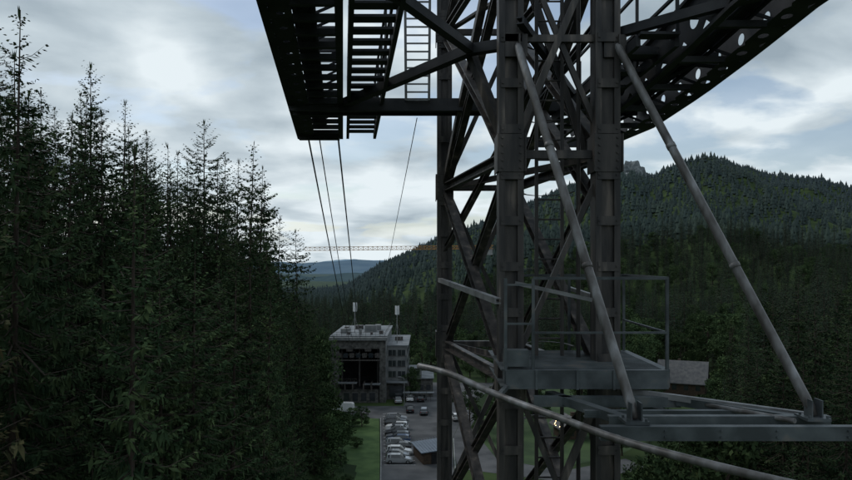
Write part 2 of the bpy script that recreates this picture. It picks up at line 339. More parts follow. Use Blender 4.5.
for Y in np.arange(17,200,4.7):
    for X in np.arange(-60,-5,4.7):
        x=X+random.uniform(-1.9,1.9); y=Y+random.uniform(-1.9,1.9)
        px=426+F*x/y
        if px<-80: continue
        if any((x-a)**2+(y-b)**2<6 for a,b in placed): continue
        H=random.uniform(17,32); g=float(ground_h(x,y)); r=3.1*(H/28)**.75
        if x>-13 and y>60: continue
        if px+ .95*r*F/y>338: continue
        if y>150 and px+r*F/y>329: continue
        if x< -30-.05*y and y>60: continue
        sk=np.interp(px,SKX,SKY)+4+abs(random.gauss(0,22))
        if 278<px<325: sk+=14
        top=(262-sk)/F*y
        H=min(H,top-g)
        if H<7: continue
        c=random.uniform(.7,1.4); col=(c,c,c*.92)
        if px<75 and random.random()<.5: col=(1.8*c,1.1*c,1.1*c)
        if random.random()<.10 and px>150 and H<24: put('broadleaf_tree',random.choice(DEC),x,y,min(H,20),14,(.75*c,.75*c,.75*c),.9)
        else: put('spruce_tree',random.choice(SPR if y<70 else SPRM),x,y,H,28,col)
        n+=1
print('left trees',n)
for (px,py,d,H,t) in [(349,418,140,4.5,0),(362,412,150,4,1),(336,420,128,8,1),(326,430,118,10,1),(352,412,150,4,1),(322,455,108,9,1),(331,478,103,4,1),(341,448,121,2.6,1),(347,462,110,1.8,1),(357,430,133,2.4,1)]:
    p=P(px,py,d); x,y=p.x,p.y
    if t: put('broadleaf_shrub',DEC[int(px)%3],x,y,H,14,(.95,1.0,.95),1.1)
    else: put('spruce_tree',SPRM[0],x,y,H,28,(1.1,1.2,1),1.5)
for (px,py,d) in [(800,268,96),(836,274,84),(772,288,112),(748,304,128),(853,262,76),(818,292,72),(785,325,74),(733,330,122),(868,270,66),(760,345,84),(842,320,58),(803,350,60)]:
    p=P(px,py,d); g=float(ground_h(p.x,p.y)); c=random.uniform(.65,.95)
    put('spruce_tree',SPRM[int(px)%6] if d>70 else SPR[int(px)%6],p.x,p.y,p.z-g,28,(c,c,c))
n=0
for Y in np.arange(52,262,6.8):
    for X in np.arange(6,190,6.8):
        x=X+random.uniform(-2.8,2.8); y=Y+random.uniform(-2.8,2.8); px=426+F*x/y
        if px>930 or px<600: continue
        g=float(ground_h(x,y)); H=random.uniform(15,31)
        lim=np.interp(px,[600,625,660,720,740,770,800,830,860],[320,305,318,306,296,284,272,278,268])+random.uniform(0,40)
        if y<184: lim=max(lim,np.interp(px,[600,625,715,735,770,860],[450,425,412,335,305,272])+random.uniform(0,45))
        if px<640 and y<150: continue
        if abs(x-66)<13 and abs(y-190)<14: continue
        H=min(H,(262-lim)/F*y-g)
        if H<5: continue
        dec = (px<740 and random.random()<.6) or random.random()<.12
        c=random.uniform(.65,1.1)
        if dec: put('broadleaf_tree',random.choice(DEC),x,y,min(H,19),14,(c,c,c))
        else: put('spruce_tree',random.choice(SPRM if y<110 else SPRL),x,y,H,28 if y<110 else 25,(c,c,c)) 
        n+=1
print('right trees',n)
for (px,py,d) in [(470,345,215),(486,352,205),(455,350,225),(530,350,215),(545,345,225),(560,352,205),(580,345,215),(438,342,230),(422,345,220),(470,420,150),(483,432,140),(500,425,148),(535,430,150),(582,425,160),(590,440,140),(612,430,150),(515,400,175),(630,405,175),(645,400,180),(600,395,190),(540,395,185),(622,455,128),(410,372,182),(418,366,196),(640,440,140),(655,430,150),(575,400,182)]:
    p=P(px,py,d); put('broadleaf_tree',random.choice(DEC),p.x,p.y,random.uniform(.35,.95)*12 if py>360 else p.z+33.5,14,(.9,.9,.9),.9)
def instancer(name,child_me,pts):
    vs=[];fs=[]
    for (x,y,z,s) in pts:
        a=random.uniform(0,6.28); o=len(vs)
        for k in range(4): vs.append((x+s*.7071*math.cos(a+k*math.pi/2),y+s*.7071*math.sin(a+k*math.pi/2),z))
        fs.append((o,o+1,o+2,o+3))
    me=bpy.data.meshes.new(name); me.from_pydata(vs,[],fs); o=bpy.data.objects.new(name,me); COL.objects.link(o)
    o.instance_type='FACES'; o.use_instance_faces_scale=True; o.instance_faces_scale=1.0
    o.show_instancer_for_render=False; o.show_instancer_for_viewport=False
    c=bpy.data.objects.new(name+'_tree',child_me); COL.objects.link(c); c.parent=o
groups=[[],[],[],[]]
for Y in np.arange(205,560,8):
    for X in np.arange(-150,400,8):
        x=X+random.uniform(-3,3);y=Y+random.uniform(-3,3);px=426+F*x/y
        if px<250 or px>960: continue
        if y<262 and px>600: continue
        if y<222 and -26<x<14: continue
        if y<215 and x<60 and x>-26: continue
        s=random.uniform(.5,1.0)
        if px<350: s=min(s,.72)
        groups[3 if random.random()<.26 else random.randrange(3)].append((x,y,float(ground_h(x,y))-.3,s))
for i in range(3): instancer('conifer_forest',SPRL[i],groups[i])
instancer('broadleaf_forest',DEC[0],[(x,y,z,s*1.1) for x,y,z,s in groups[3]])
def far_forest():
    rr=[]
    for (y0,y1,stp) in [(560,900,8.0),(900,1640,8.5)]:
        Y,X=np.meshgrid(np.arange(y0,y1,stp),np.arange(-450,1150,stp)); X=X.ravel();Y=Y.ravel()
        X=X+rng.uniform(-.5,.5,len(X))*stp; Y=Y+rng.uniform(-.5,.5,len(Y))*stp
        px=426+F*X/Y; k=(px>200)&(px<940)&(rockm(X,Y)<.5); X=X[k];Y=Y[k]
        rr.append(np.stack([X,Y],1))
    A=np.concatenate(rr); n=len(A)
    cl=fbm(A[:,0]/60.,A[:,1]/60.,21)
    H=rng.uniform(5,12,n)*(0.65+cl*.9)*np.where(rng.random(n)<.08,1.35,1); R=H*rng.uniform(.24,.36,n)
    T=[];TF=[]
    for ti,(z0,z1,r0) in enumerate([(.08,.62,1.),(.36,.84,.74),(.62,1.0,.46)]):
        o=len(T)
        for k in range(7): 
            a=2*math.pi*k/7+ti; q=1.0 if k%2 else .72
            T.append((r0*q*math.cos(a),r0*q*math.sin(a),z0-(.04 if k%2 else 0)))
        T.append((0,0,z1))
        for k in range(7): TF.append((o+k,o+(k+1)%7,o+7))
    T=np.array(T);TF=np.array(TF); an=rng.uniform(0,6.28,n); ca,sa=np.cos(an),np.sin(an)
    jit=rng.uniform(.75,1.25,(n,len(T)))
    x=(T[:,0]*ca[:,None]-T[:,1]*sa[:,None])*R[:,None]*jit+A[:,0:1]
    y=(T[:,0]*sa[:,None]+T[:,1]*ca[:,None])*R[:,None]*jit+A[:,1:2]
    z=T[:,2]*H[:,None]+ground_h(A[:,0],A[:,1])[:,None]-.6
    V=np.stack([x,y,z],2).reshape(-1,3); Fq=(TF[None]+(np.arange(n)*len(T))[:,None,None]).reshape(-1,3)
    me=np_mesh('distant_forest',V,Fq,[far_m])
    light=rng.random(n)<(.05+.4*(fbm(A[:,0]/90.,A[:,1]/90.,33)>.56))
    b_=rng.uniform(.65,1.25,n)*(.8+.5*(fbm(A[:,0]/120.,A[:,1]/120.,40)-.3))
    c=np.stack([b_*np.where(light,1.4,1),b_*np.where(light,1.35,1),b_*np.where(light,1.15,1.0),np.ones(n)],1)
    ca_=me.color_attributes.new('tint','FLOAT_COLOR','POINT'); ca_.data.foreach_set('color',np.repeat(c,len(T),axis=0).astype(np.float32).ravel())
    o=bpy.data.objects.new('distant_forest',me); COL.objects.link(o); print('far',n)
far_forest()
# ---------------------------------------------------------------- road, car park, grass
GZ0=-33.5
def sheet(name,poly,z,mat,h=0):
    mb=MB(); n=len(poly)
    if h==0: mb.add([(x,y,z) for x,y in poly],[tuple(range(n))])
    else:
        mb.add([(x,y,z) for x,y in poly]+[(x,y,z+h) for x,y in poly],[tuple(range(n,2*n))]+[(i,(i+1)%n,n+(i+1)%n,n+i) for i in range(n)])
    return mb.obj(name,[mat])
sheet('car_park',[(-6.2,100),(4,96),(5,140),(9,168),(20,205),(-4,206),(-5,172),(-22,172),(-21,161),(-9.8,158),(-7.6,125)],GZ0+.03,asphalt)
sheet('road',[(5.05,120),(22,112),(36,120),(34,126),(22,118.5),(12,126),(9,150),(12.5,168),(9.05,167.5),(5.05,140)],GZ0+.034,asphalt)
sheet('path',[(16,96),(20,96),(22.5,111.5),(19,112.6)],GZ0+.03,kerb)
sheet('grass_verge',[(-18,100),(-6.4,100),(-7.8,125),(-10,157.6),(-17,158),(-16.5,130)],GZ0+.03,grass,.12)
grass2=noise_mat('meadow_grass',(0.03,0.055,0.02),(0.06,0.10,0.035),0.25,0.9,0,0,10)
sheet('grass_field',[(9.2,127),(21,120),(33,127.5),(50,150),(60,200),(21,204),(13,168)],GZ0+.03,grass2)
mb=MB()
for a,b_ in [((-6.3,100),(-7.7,125)),((-7.7,125),(-9.8,158)),((4.1,96),(5.1,140))]:
    mb.beam((a[0]+.1,a[1],GZ0+.1),(b_[0]+.1,b_[1],GZ0+.1),.18,.16)
mb.obj('kerb',[kerb])
mb=MB()
for i in range(16):
    y=122+i*2.75; xx=-7.7-(y-125)/33*2.1+.3
    mb.box((xx+2.9,y,GZ0+.038),(5.2,.12,.004))
mb.obj('parking_markings',[paint_w])
# ---------------------------------------------------------------- cars
def car_mesh(name,body,kind='hatch'):
    mb=MB()
    if kind=='van':
        L=5.2; S=[(0,.5,.95,1.0,.80),(.12,.35,1.1,1.95,.84),(.5,.3,1.15,2.15,.86),(3.3,.3,1.15,2.15,.86),(3.75,.3,1.15,2.0,.82),(4.35,.3,1.1,1.12,.8),(5.05,.35,.85,.87,.7),(5.2,.45,.7,.72,.6)]; gl=(3,5); wd=.95
    elif kind=='wagon':
        L=4.6; S=[(0,.45,.8,.82,.66),(.1,.35,.95,1.1,.68),(.35,.25,.97,1.40,.62),(.9,.22,.97,1.5,.62),(2.5,.2,.96,1.5,.62),(3.35,.22,.94,.97,.66),(4.3,.25,.78,.8,.62),(4.6,.4,.6,.62,.5)]; gl=(1,5); wd=.88
    else:
        L=4.2; S=[(0,.45,.8,.82,.64),(.08,.35,.95,1.05,.66),(.55,.25,.97,1.42,.6),(1.1,.22,.97,1.49,.6),(2.2,.2,.95,1.47,.6),(3.05,.22,.93,.96,.64),(3.95,.25,.76,.78,.6),(4.2,.4,.58,.6,.5)]; gl=(1,5); wd=.86
    rings=[]
    for (x,zb,zm,zt,hr) in S:
        e=1-.1*(x<.05 or x>L-.05)
        rings.append([(x-L/2,-wd*.93*e,zb),(x-L/2,-wd*e,(zb+zm)/2),(x-L/2,-wd*.97*e,zm),(x-L/2,-hr,zt),(x-L/2,hr,zt),(x-L/2,wd*.97*e,zm),(x-L/2,wd*e,(zb+zm)/2),(x-L/2,wd*.93*e,zb)])
    mb.v+=[p for r_ in rings for p in r_]
    for i in range(len(rings)-1):
        for k in range(8):
            k2=(k+1)%8; mi=0
            if k in(2,4) and gl[0]<=i<gl[1]: mi=1
            if k==3 and (i==gl[1]-1 or (kind!='van' and i==gl[0])): mi=1
            mb.f.append((i*8+k,i*8+k2,(i+1)*8+k2,(i+1)*8+k)); mb.m.append(mi)
    mb.f.append(tuple(range(8))); mb.m.append(0); e=(len(rings)-1)*8; mb.f.append(tuple(range(e+7,e-1,-1))); mb.m.append(0)
    for sx in (-1,1):
        for i in (gl[0]+1,gl[0]+2):
            if i<len(S)-1:
                x,zb,zm,zt,hr=S[i]; mb.beam((x-L/2,sx*(wd*.97+.004),zm),(x-L/2,sx*(hr+.006),zt),.07,.02,0,(0,1,0))
    for wx in (-L/2+.8,L/2-.85):
        for sy in(-1,1):
            mb.pipe([(wx,sy*(wd-.2),.32),(wx,sy*(wd+.01),.32)],.32,16,2); mb.pipe([(wx,sy*(wd+.0),.32),(wx,sy*(wd+.02),.32)],.19,12,3)
    for sy in(-1,1):
        mb.box((-L/2+.02,sy*.62,.78),(.06,.22,.14),4); mb.box((L/2-.12,sy*.52,.66),(.12,.26,.12),3)
        mb.box((L/2-1.35,sy*(wd+.08),.98),(.12,.16,.12),0)
    mb.box((-L/2-.01,0,.5),(.03,.5,.11),3)
    return mb.obj(name,[body,glass,rubber,steel_light,tail])
tail=paint('tail_lamp',(.35,.02,.02),0)
paints=[paint('paint_silver',(.42,.43,.44),.4),paint('paint_white',(.75,.75,.74),0),paint('paint_black',(.02,.02,.022)),paint('paint_grey',(.14,.15,.16),.4),paint('paint_blue',(.05,.09,.18)),paint('paint_red',(.25,.03,.02)),]
def car(x,y,rz,p,kind='hatch'):
    e=empty('parked_car' if kind!='van' else 'white_van',(x,y,GZ0+.035),rz); o=car_mesh('body_shell',paints[p],kind); o.parent=e
seq=[0,3,1,2,0,4,3,2,0,1,2,3,0,1]
for i in range(13):
    y=123.4+i*2.75; xx=-7.7-(y-125)/33*2.1+.3
    car(xx+2.9+random.uniform(-.2,.3),y,math.radians(random.choice([0,180])+random.uniform(-2,2)),seq[i],random.choice(['hatch','wagon','wagon']))
for (px,py,rz,p,k) in [(410,412,92,2,'hatch'),(424,414,88,3,'wagon'),(410,401,90,1,'hatch'),(447,395,60,0,'wagon'),(456,420,95,1,'hatch'),(455,400,70,3,'hatch'),(422,401,80,2,'wagon'),(398,403,95,0,'hatch')]:
    d=33.5*F/(py-262); car((px-426)/F*d,d,math.radians(rz),p,k)
car(-18.6,165,math.radians(175),1,'van')
# ---------------------------------------------------------------- station building
st=empty('cable_car_station',(0,0,0))
mb=MB()
y0=176.; yb=206.; xl,xr=-22.6,-9.6; zt=-17.9
wl=1.9
mb.box(((xl+wl/2),y0+.6,(GZ0+zt)/2),(wl,1.2,zt-GZ0),0)
mb.box(((xr-1.5/2),y0+.6,(GZ0+zt)/2),(1.5,1.2,zt-GZ0),0)
mb.box(((xl+wl+xr-1.5)/2,y0+.5,-19.3),(xr-1.5-xl-wl-.01,1.0,2.7),0)
mb.box(((xl+xr)/2,y0-.05,zt-.35),(xr-xl+.8,1.5,.7),1)
mb.box(((xl+xr)/2,y0+.3,-31.9),(xr-1.5-xl-wl-.01,.6,3.2),0)
mb.box((xl+.3,(y0+1.2+yb)/2,(GZ0+zt)/2),(.6,yb-y0-1.21,zt-GZ0),0); mb.box((xr-.3,(y0+1.2+yb)/2,(GZ0+zt)/2),(.6,yb-y0-1.21,zt-GZ0),1)
mb.box(((xl+xr)/2,(y0+.72+yb)/2,zt+.13),(xr-xl+.7,yb-y0-.8,.26),2)
mb.box(((xl+xr)/2,y0+12,(GZ0+zt)/2),(xr-xl-1.22,.4,zt-GZ0-.1),3)
mb.box(((xl+xr)/2,y0+6,-30.4),(xr-xl-1.24,11.4,.4),3)
for x in (-20.2,-16.0,-11.6): mb.box((x,y0+2.2,-25.3),(.35,.4,9.3),5)
mb.box(((xl+xr)/2+.2,y0+2.6,-22.4),(xr-xl-3.6,.3,.4),5)
mb.box(((xl+xr)/2+.2,y0-.6,-23.3),(xr-xl-2.6,.25,.3),5)
for i in range(7): mb.box((xl+2+i*1.5,y0-.25,-22.2),(1.1,.12,1.1),4 if i%2 else 5)
for x in (-18.2,-13.8):
    mb.box((x-.9,y0+.2,-29.4),(.3,4.2,1.6),5); mb.box((x+.9,y0+.2,-29.4),(.3,4.2,1.6),5)
    mb.box((x,y0+.9,-20.9),(1.5,2.4,.7),5); mb.beam((x-.4,y0+1.5,-21.2),(x-.4,y0+9,-25),.12,.12,5); mb.beam((x+.4,y0+1.5,-21.2),(x+.4,y0+9,-25),.12,.12,5)
mb.box((-18.6,y0-.9,-28.6),(4.6,1.8,.2),2); mb.box((-12.8,y0-.9,-28.9),(4.0,1.8,.2),2)
for i in range(10): mb.beam((-20.8+i*.5,y0-1.75,-28.5),(-20.8+i*.5,y0-1.75,-27.5),.04,.04,5)
mb.beam((-20.8,y0-1.75,-27.5),(-16.3,y0-1.75,-27.5),.05,.05,5)
for i in range(4):
    mb.box((-18.9+i*2.05,y0-.005,-32.1),(1.3,.06,1.9),4); mb.box((-18.9+i*2.05,y0-.02,-31.05),(1.5,.1,.12),1)
wx0,wx1=xr+.02,-4.6
mb.box(((wx0+wx1)/2,(y0+5+yb)/2,-24.9),(wx1-wx0,yb-y0-5,8.6),1)
mb.box(((wx0+wx1)/2+.1,(y0+5+yb)/2,-20.44),(wx1-wx0+.5,yb-y0-4.6,.3),2)
mb.box(((wx0+wx1)/2+.2,(y0+4.5+yb)/2,-31.36),(wx1-wx0+.6,yb-y0-4.5,4.28),0)
for r_,z in enumerate((-22.2,-24.8,-27.4)):
    for i in range(2):
        x=wx0+1.3+i*2.3; mb.box((x,y0+4.99,z),(1.8,.08,1.4),4); mb.box((x,y0+4.97,z-.8),(2.0,.16,.1),5); mb.box((x,y0+4.94,z),(.08,.05,1.4),1)
    for i in range(8): 
        y=y0+7+i*2.7; mb.box((wx1+.01,y,z),(.08,1.5,1.35),4)
mb.box((wx0+2.5,y0+3.6,-29.1),(5.2,2.6,.25),2); mb.box((wx0+2.6,y0+4.2,-31.5),(3.8,.1,2.6),4)
mb.box((-1.2,y0+14,-31.2),(5.8,12,4.4),0); mb.box((-1.2,y0+13.7,-28.9),(6.4,12.8,.2),2)
for i in range(3): mb.box((-3+i*1.8,y0+7.97,-31.2),(1.1,.08,1.3),4)
mb.box((-2.6,y0+9,-27.6),(3.0,5,2.6),1); mb.box((-2.6,y0+8.9,-26.2),(3.4,5.6,.2),2); mb.box((-2.6,y0+6.48,-27.5),(2.0,.06,1.2),4)
for i in range(4): mb.box((-4.6+i*1.9,y0+1.5,-31.3),(1.8,1.8,.1),2)
for i in range(4): mb.beam((-4.6+i*1.9,y0+1.5,GZ0),(-4.6+i*1.9,y0+1.5,-31.35),.07,.07,5)
for x,y,sx,sy,h in [(-20,184,2.2,2,1.1),(-14,188,3,2.4,1.6),(-17.5,195,2,2,1.0),(-11,182,1,1,.8),(-7,192,2,2,1.0),(-16,181,.6,.6,1.3),(-12.5,193,1.5,3,1.3),(-20.5,192,1,2.6,.9),(-18.7,179.5,.8,.8,.7),(-13.2,180,.5,1.8,.6)]:
    zz=zt+.26 if x<xr else -20.29
    mb.box((x,y,zz+h/2),(sx,sy,h),1 if h>1 else 5)
for i in range(12):
    x=xl+.2+i*(xr-xl-.4)/11; mb.beam((x,y0+.5,zt),(x,y0+.5,zt+1.15),.06,.06,5)
for z in (.6,1.15): mb.beam((xl+.2,y0+.5,zt+z),(xr-.2,y0+.5,zt+z),.06,.06,5)
for i in range(9): 
    y=y0+.5+i*3.4; mb.beam((xr-.2,y,zt+.2),(xr-.2,y,zt+1.15),.06,.06,5)
mb.beam((xr-.2,y0+.5,zt+1.15),(xr-.2,yb-2,zt+1.15),.06,.06,5)
mb.obj('building_shell',[wall_s,wall_l,roof_m,dark_in,glass,steel_dark],st)
mb=MB()
for (x,y,z0_,h) in [(-17.6,183,zt+.26,7.6),(-7.2,184,-20.3,9.4)]:
    mb.pipe([(x,y,z0_),(x,y,z0_+h)],.09,8); 
    for a in range(3):
        dx,dy=.42*math.cos(a*2.1+.4),.42*math.sin(a*2.1+.4)
        mb.box((x+dx,y+dy,z0_+h-1.1),(.32,.2,2.2),1,a*2.1); mb.beam((x,y,z0_+h-1.8),(x+dx,y+dy,z0_+h-1.8),.05,.05)
        mb.beam((x,y,z0_+h-.5),(x+dx,y+dy,z0_+h-.5),.05,.05)
    mb.beam((x,y,z0_+h*.55),(x+1.3,y-.5,z0_),.05,.05); mb.beam((x,y,z0_+h*.55),(x-1.3,y-.5,z0_),.05,.05)
mb.obj('antenna_masts',[steel_light,paint_w],st)
sh=empty('metal_roof_shed',(.6,126,GZ0+.04),.25); mb=MB()
mb.box((0,0,1.0),(4.0,7,2.0),0)
mb.add([(-2.4,-3.9,1.9),(2.4,-3.9,2.3),(2.4,3.9,2.3),(-2.4,3.9,1.9),(-2.4,-3.9,2.05),(2.4,-3.9,2.45),(2.4,3.9,2.45),(-2.4,3.9,2.05)],[(3,2,1,0),(4,5,6,7),(0,1,5,4),(1,2,6,5),(2,3,7,6),(3,0,4,7)],1)
for i in range(11): mb.beam((-2.4+i*.48,-3.9,2.06+.08*i/2*.5*2+.0),(-2.4+i*.48,3.9,2.06+.04*i*2*.5*2),.04,.05,1)
mb.box((0,-3.52,.95),(1.2,.06,1.8),2); mb.box((2.02,0,1.2),(.06,1.4,.8),2); mb.obj('shed_shell',[wood_d,roof_b,dark_in],sh)
def house(x,y,rz,w,l,hw,hr,name='mountain_house'):
    e=empty(name,(x,y,float(ground_h(x,y))),rz); mb=MB(); ov=.7
    mb.box((0,0,hw/2),(w,l,hw),0)
    mb.add([(-w/2,-l/2+.01,hw),(w/2,-l/2+.01,hw),(0,-l/2+.01,hw+hr-.15),(-w/2,l/2-.01,hw),(w/2,l/2-.01,hw),(0,l/2-.01,hw+hr-.15)],[(0,1,2),(4,3,5)],3)
    k=hr/(w/2)
    for s in(-1,1):
        mb.add([(s*(w/2+ov),-l/2-ov,hw-ov*k),(s*(w/2+ov),l/2+ov,hw-ov*k),(0,l/2+ov,hw+hr),(0,-l/2-ov,hw+hr),
                (s*(w/2+ov),-l/2-ov,hw-ov*k+.2),(s*(w/2+ov),l/2+ov,hw-ov*k+.2),(0,l/2+ov,hw+hr+.2),(0,-l/2-ov,hw+hr+.2)],[(0,1,2,3),(4,5,6,7),(0,1,5,4),(0,3,7,4),(1,2,6,5)],1)
    for i in range(int(w//2.6)):
        xx=-w/2+1.6+i*2.6; mb.box((xx,-l/2-.01,hw*.55),(1.1,.08,1.3),2)
    for i in range(int(l//2.8)):
        for s in(-1,1): mb.box((s*(w/2+.01),-l/2+1.6+i*2.8,hw*.55),(.08,1.1,1.3),2)
    mb.box((w*.2,l*.1,hw+hr*.9),(.7,.7,1.6),0); mb.obj('house_shell',[wood_d,roof_d,glass,wood_d],e)
house(66,190,1.15,9,11,3.6,4.4); house(27,212,.4,9,11,3.5,3.8); house(53,200,.3,7,8,3.2,3.4)
hx,hy=27.5,142; house(hx,hy,.2,4.5,5,2.4,1.5,'market_hut')
sl=empty('string_lights',(0,0,0)); mb=MB()
poles=[(23.5,136),(28,133.5),(31,139),(26,146)]
for x,y in poles: mb.pipe([(x,y,GZ0),(x,y,GZ0+3.8)],.06,6)
mb2=MB()
for i in range(4):
    a,b_=poles[i],poles[(i+1)%4]; pts=[]
    for k in range(15):
        t=k/14; p=(a[0]+(b_[0]-a[0])*t,a[1]+(b_[1]-a[1])*t,GZ0+3.75-1.6*t*(1-t)); pts.append(p)
        if k%2==1: mb2.pipe([(p[0],p[1],p[2]-.05),(p[0],p[1],p[2]-.12),(p[0],p[1],p[2]-.2)],[.03,.07,.03],6)
    mb.pipe(pts,.015,4)
mb.obj('poles_and_wire',[steel_dark],sl); mb2.obj('bulbs',[bulb],sl)
for x,y in [(4.8,150),(-5.0,170)]:
    e=empty('street_lamp',(x,y,GZ0)); mb=MB(); mb.pipe([(0,0,0),(0,0,6.5),(-.2,0,6.9),(-.9,0,7.1)],[.09,.06,.05,.04],8); mb.box((-1.1,0,7.08),(.7,.25,.12),0); mb.obj('lamp_post',[steel_light],e)
# ---------------------------------------------------------------- construction crane
cr=empty('construction_crane',(0,0,0)); mb=MB()
cd=250.; A=P(305,249,cd); Bq=P(493,247,cd+12); mx_=P(449,247,cd+9)
def truss(mb,p,q,w,n,r,mi=0):
    p=Vector(p);q=Vector(q);d=(q-p).normalized(); up=Vector((0,0,1)) if abs(d.z)<.9 else Vector((0,1,0)); s=d.cross(up).normalized(); u=s.cross(d)
    c=[-s*w/2-u*w/2, s*w/2-u*w/2, s*w/2+u*w/2, -s*w/2+u*w/2]
    for k in c: mb.beam(p+k,q+k,r,r,mi)
    for i in range(n):
        a=p.lerp(q,i/n); b_=p.lerp(q,(i+1)/n)
        for k in range(4):
            k2=(k+1)%4; mb.beam(a+c[k],b_+c[k2],r*.7,r*.7,mi); mb.beam(a+c[k],a+c[k2],r*.7,r*.7,mi)
truss(mb,A,Bq,1.2,40,.13)
truss(mb,(mx_.x,mx_.y,-36),(mx_.x,mx_.y,mx_.z-1.0),1.5,22,.18)
mb.box((mx_.x+.2,mx_.y-1.6,mx_.z-1.2),(1.4,1.4,2),1); mb.box((Bq.x-1.5,Bq.y,Bq.z-1.6),(2.6,1.2,2.4),2)
mb.obj('crane_lattice',[crane_y,wall_l,kerb],cr)
# ---------------------------------------------------------------- cable car tower
tw=empty('cable_car_tower',(0,0,0))
T=MB(); U=MB(); PL=MB(); PI=MB(); LT=MB()
leg={'A':(1.135,10.0),'B':(2.42,10.0),'C':(.36,14.5),'D':(1.72,14.5)}
lev=[1.45-3.05*k for k in range(11,-1,-1)]+[4.5,7.4]
lev=sorted(set(round(l,3) for l in lev if l>-33.5))
def L3(k,z): return Vector((leg[k][0],leg[k][1],z))
for k,(x,y) in leg.items():
    w=.33 if k in'AB' else .29
    p=Vector((x,y,-33.5));q=Vector((x,y,7.6))
    T.beam(p,q,.08,w,0,(0,1,0),-w/2+.04); T.beam(p,q,.08,w,0,(0,1,0),w/2-.04); T.beam(p,q,w-.162,.03,0,(0,1,0),0,.08); T.beam(p,q,w-.162,.03,0,(0,1,0),0,-.08)
    T.box((x,y,-33.3),(1.1,1.1,.5),0)
    z=-33
    while z<7.3:
        T.box((x,y-w/2-.008,z),(w-.05,.014,.12),0)
        for s in(-1,1): T.pipe([(x+s*(w/2-.05),y-w/2-.016,z),(x+s*(w/2-.05),y-w/2-.03,z)],.014,6)
        z+=.61
    for z in lev[1:]:
        T.box((x,y-w/2-.022,z),(w+.05,.016,.5),0); T.box((x-w/2-.02,y,z),(.016,w+.12,.5),0); T.box((x+w/2+.02,y,z),(.016,w+.12,.5),0)
        for i in range(-2,3):
            for s in(-1,1): T.pipe([(x+s*.12,y-w/2-.03,z+i*.1),(x+s*.12,y-w/2-.05,z+i*.1)],.016,6)
faces=[('A','B'),('A','C'),('B','D'),('C','D')]
for a,b_ in faces:
    for i in range(len(lev)-1):
        z0_,z1_=lev[i],lev[i+1]; wd=.15 if (a,b_) in (('A','C'),('B','D')) else .09
        T.chan(L3(a,z0_),L3(b_,z0_),.10,.16 if wd>.1 else .11,.02,0)
        if (a,b_)==('A','B') and -1.7<z0_<1.0:
            T.angle(L3(a,z0_+.1),L3(b_,z1_-.1),.07); continue
        T.chan(L3(a,z0_),L3(b_,z1_),wd,wd,.02,0)
        T.chan(L3(a,z1_)+Vector((.05,.05,0)),L3(b_,z0_)+Vector((.05,.05,0)),wd*.8,wd*.8,.018,0)
        if (a,b_)==('A','B'):
            zc=(z0_+z1_)/2; T.angle(L3(a,zc),L3(b_,zc),.08)
for z in lev[1:]:
    T.angle(L3('A',z-.02),L3('D',z-.02),.09); T.angle(L3('B',z-.05),L3('C',z-.05),.09)
T.chan(P(470,52,10.8),L3('A',1.45),.12,.12,.02,0); T.chan(L3('C',1.45),Vector((1.0,11.2,4.6)),.12,.12,.02,0)
T.chan(L3('A',4.4),L3('D',.6),.12,.12,.02,0);T.chan(L3('B',4.2),L3('C',.2),.1,.1,.02,0); T.chan(L3('B',.6),L3('D',3.8),.14,.14,.02,0)
T.chan(Vector((1.3,10.6,4.5)),Vector((2.3,10.6,1.5)),.1,.1,.02,0); T.chan(Vector((2.3,10.7,4.5)),Vector((1.3,10.7,1.5)),.1,.1,.02,0)
LT.chan(P(440,280,14.3),P(498,301,9.7),.08,.08,.015,0); LT.chan(P(515,283,9.75),P(592,300,9.7),.05,.05,.012,0); LT.chan(P(556,284,14.3),P(592,296,10.3),.06,.06,.012,0)
for x in (1.56,1.92): T.beam((x,10.45,-33.4),(x,10.45,7.4),.05,.03,0,(0,1,0))
z=-33
while z<7.2: T.pipe([(1.56,10.45,z),(1.92,10.45,z)],.014,6); z+=.28
for z in np.arange(-32,7,1.1):
    pts=[(1.74+.36*math.cos(a),10.45+.1+.62*abs(math.sin(a)),z) for a in np.linspace(0,math.pi,9)]
    for i in range(8): T.beam(pts[i],pts[i+1],.04,.008)
T.pipe([(2.12,10.3,-33),(2.12,10.3,5)],.03,8)
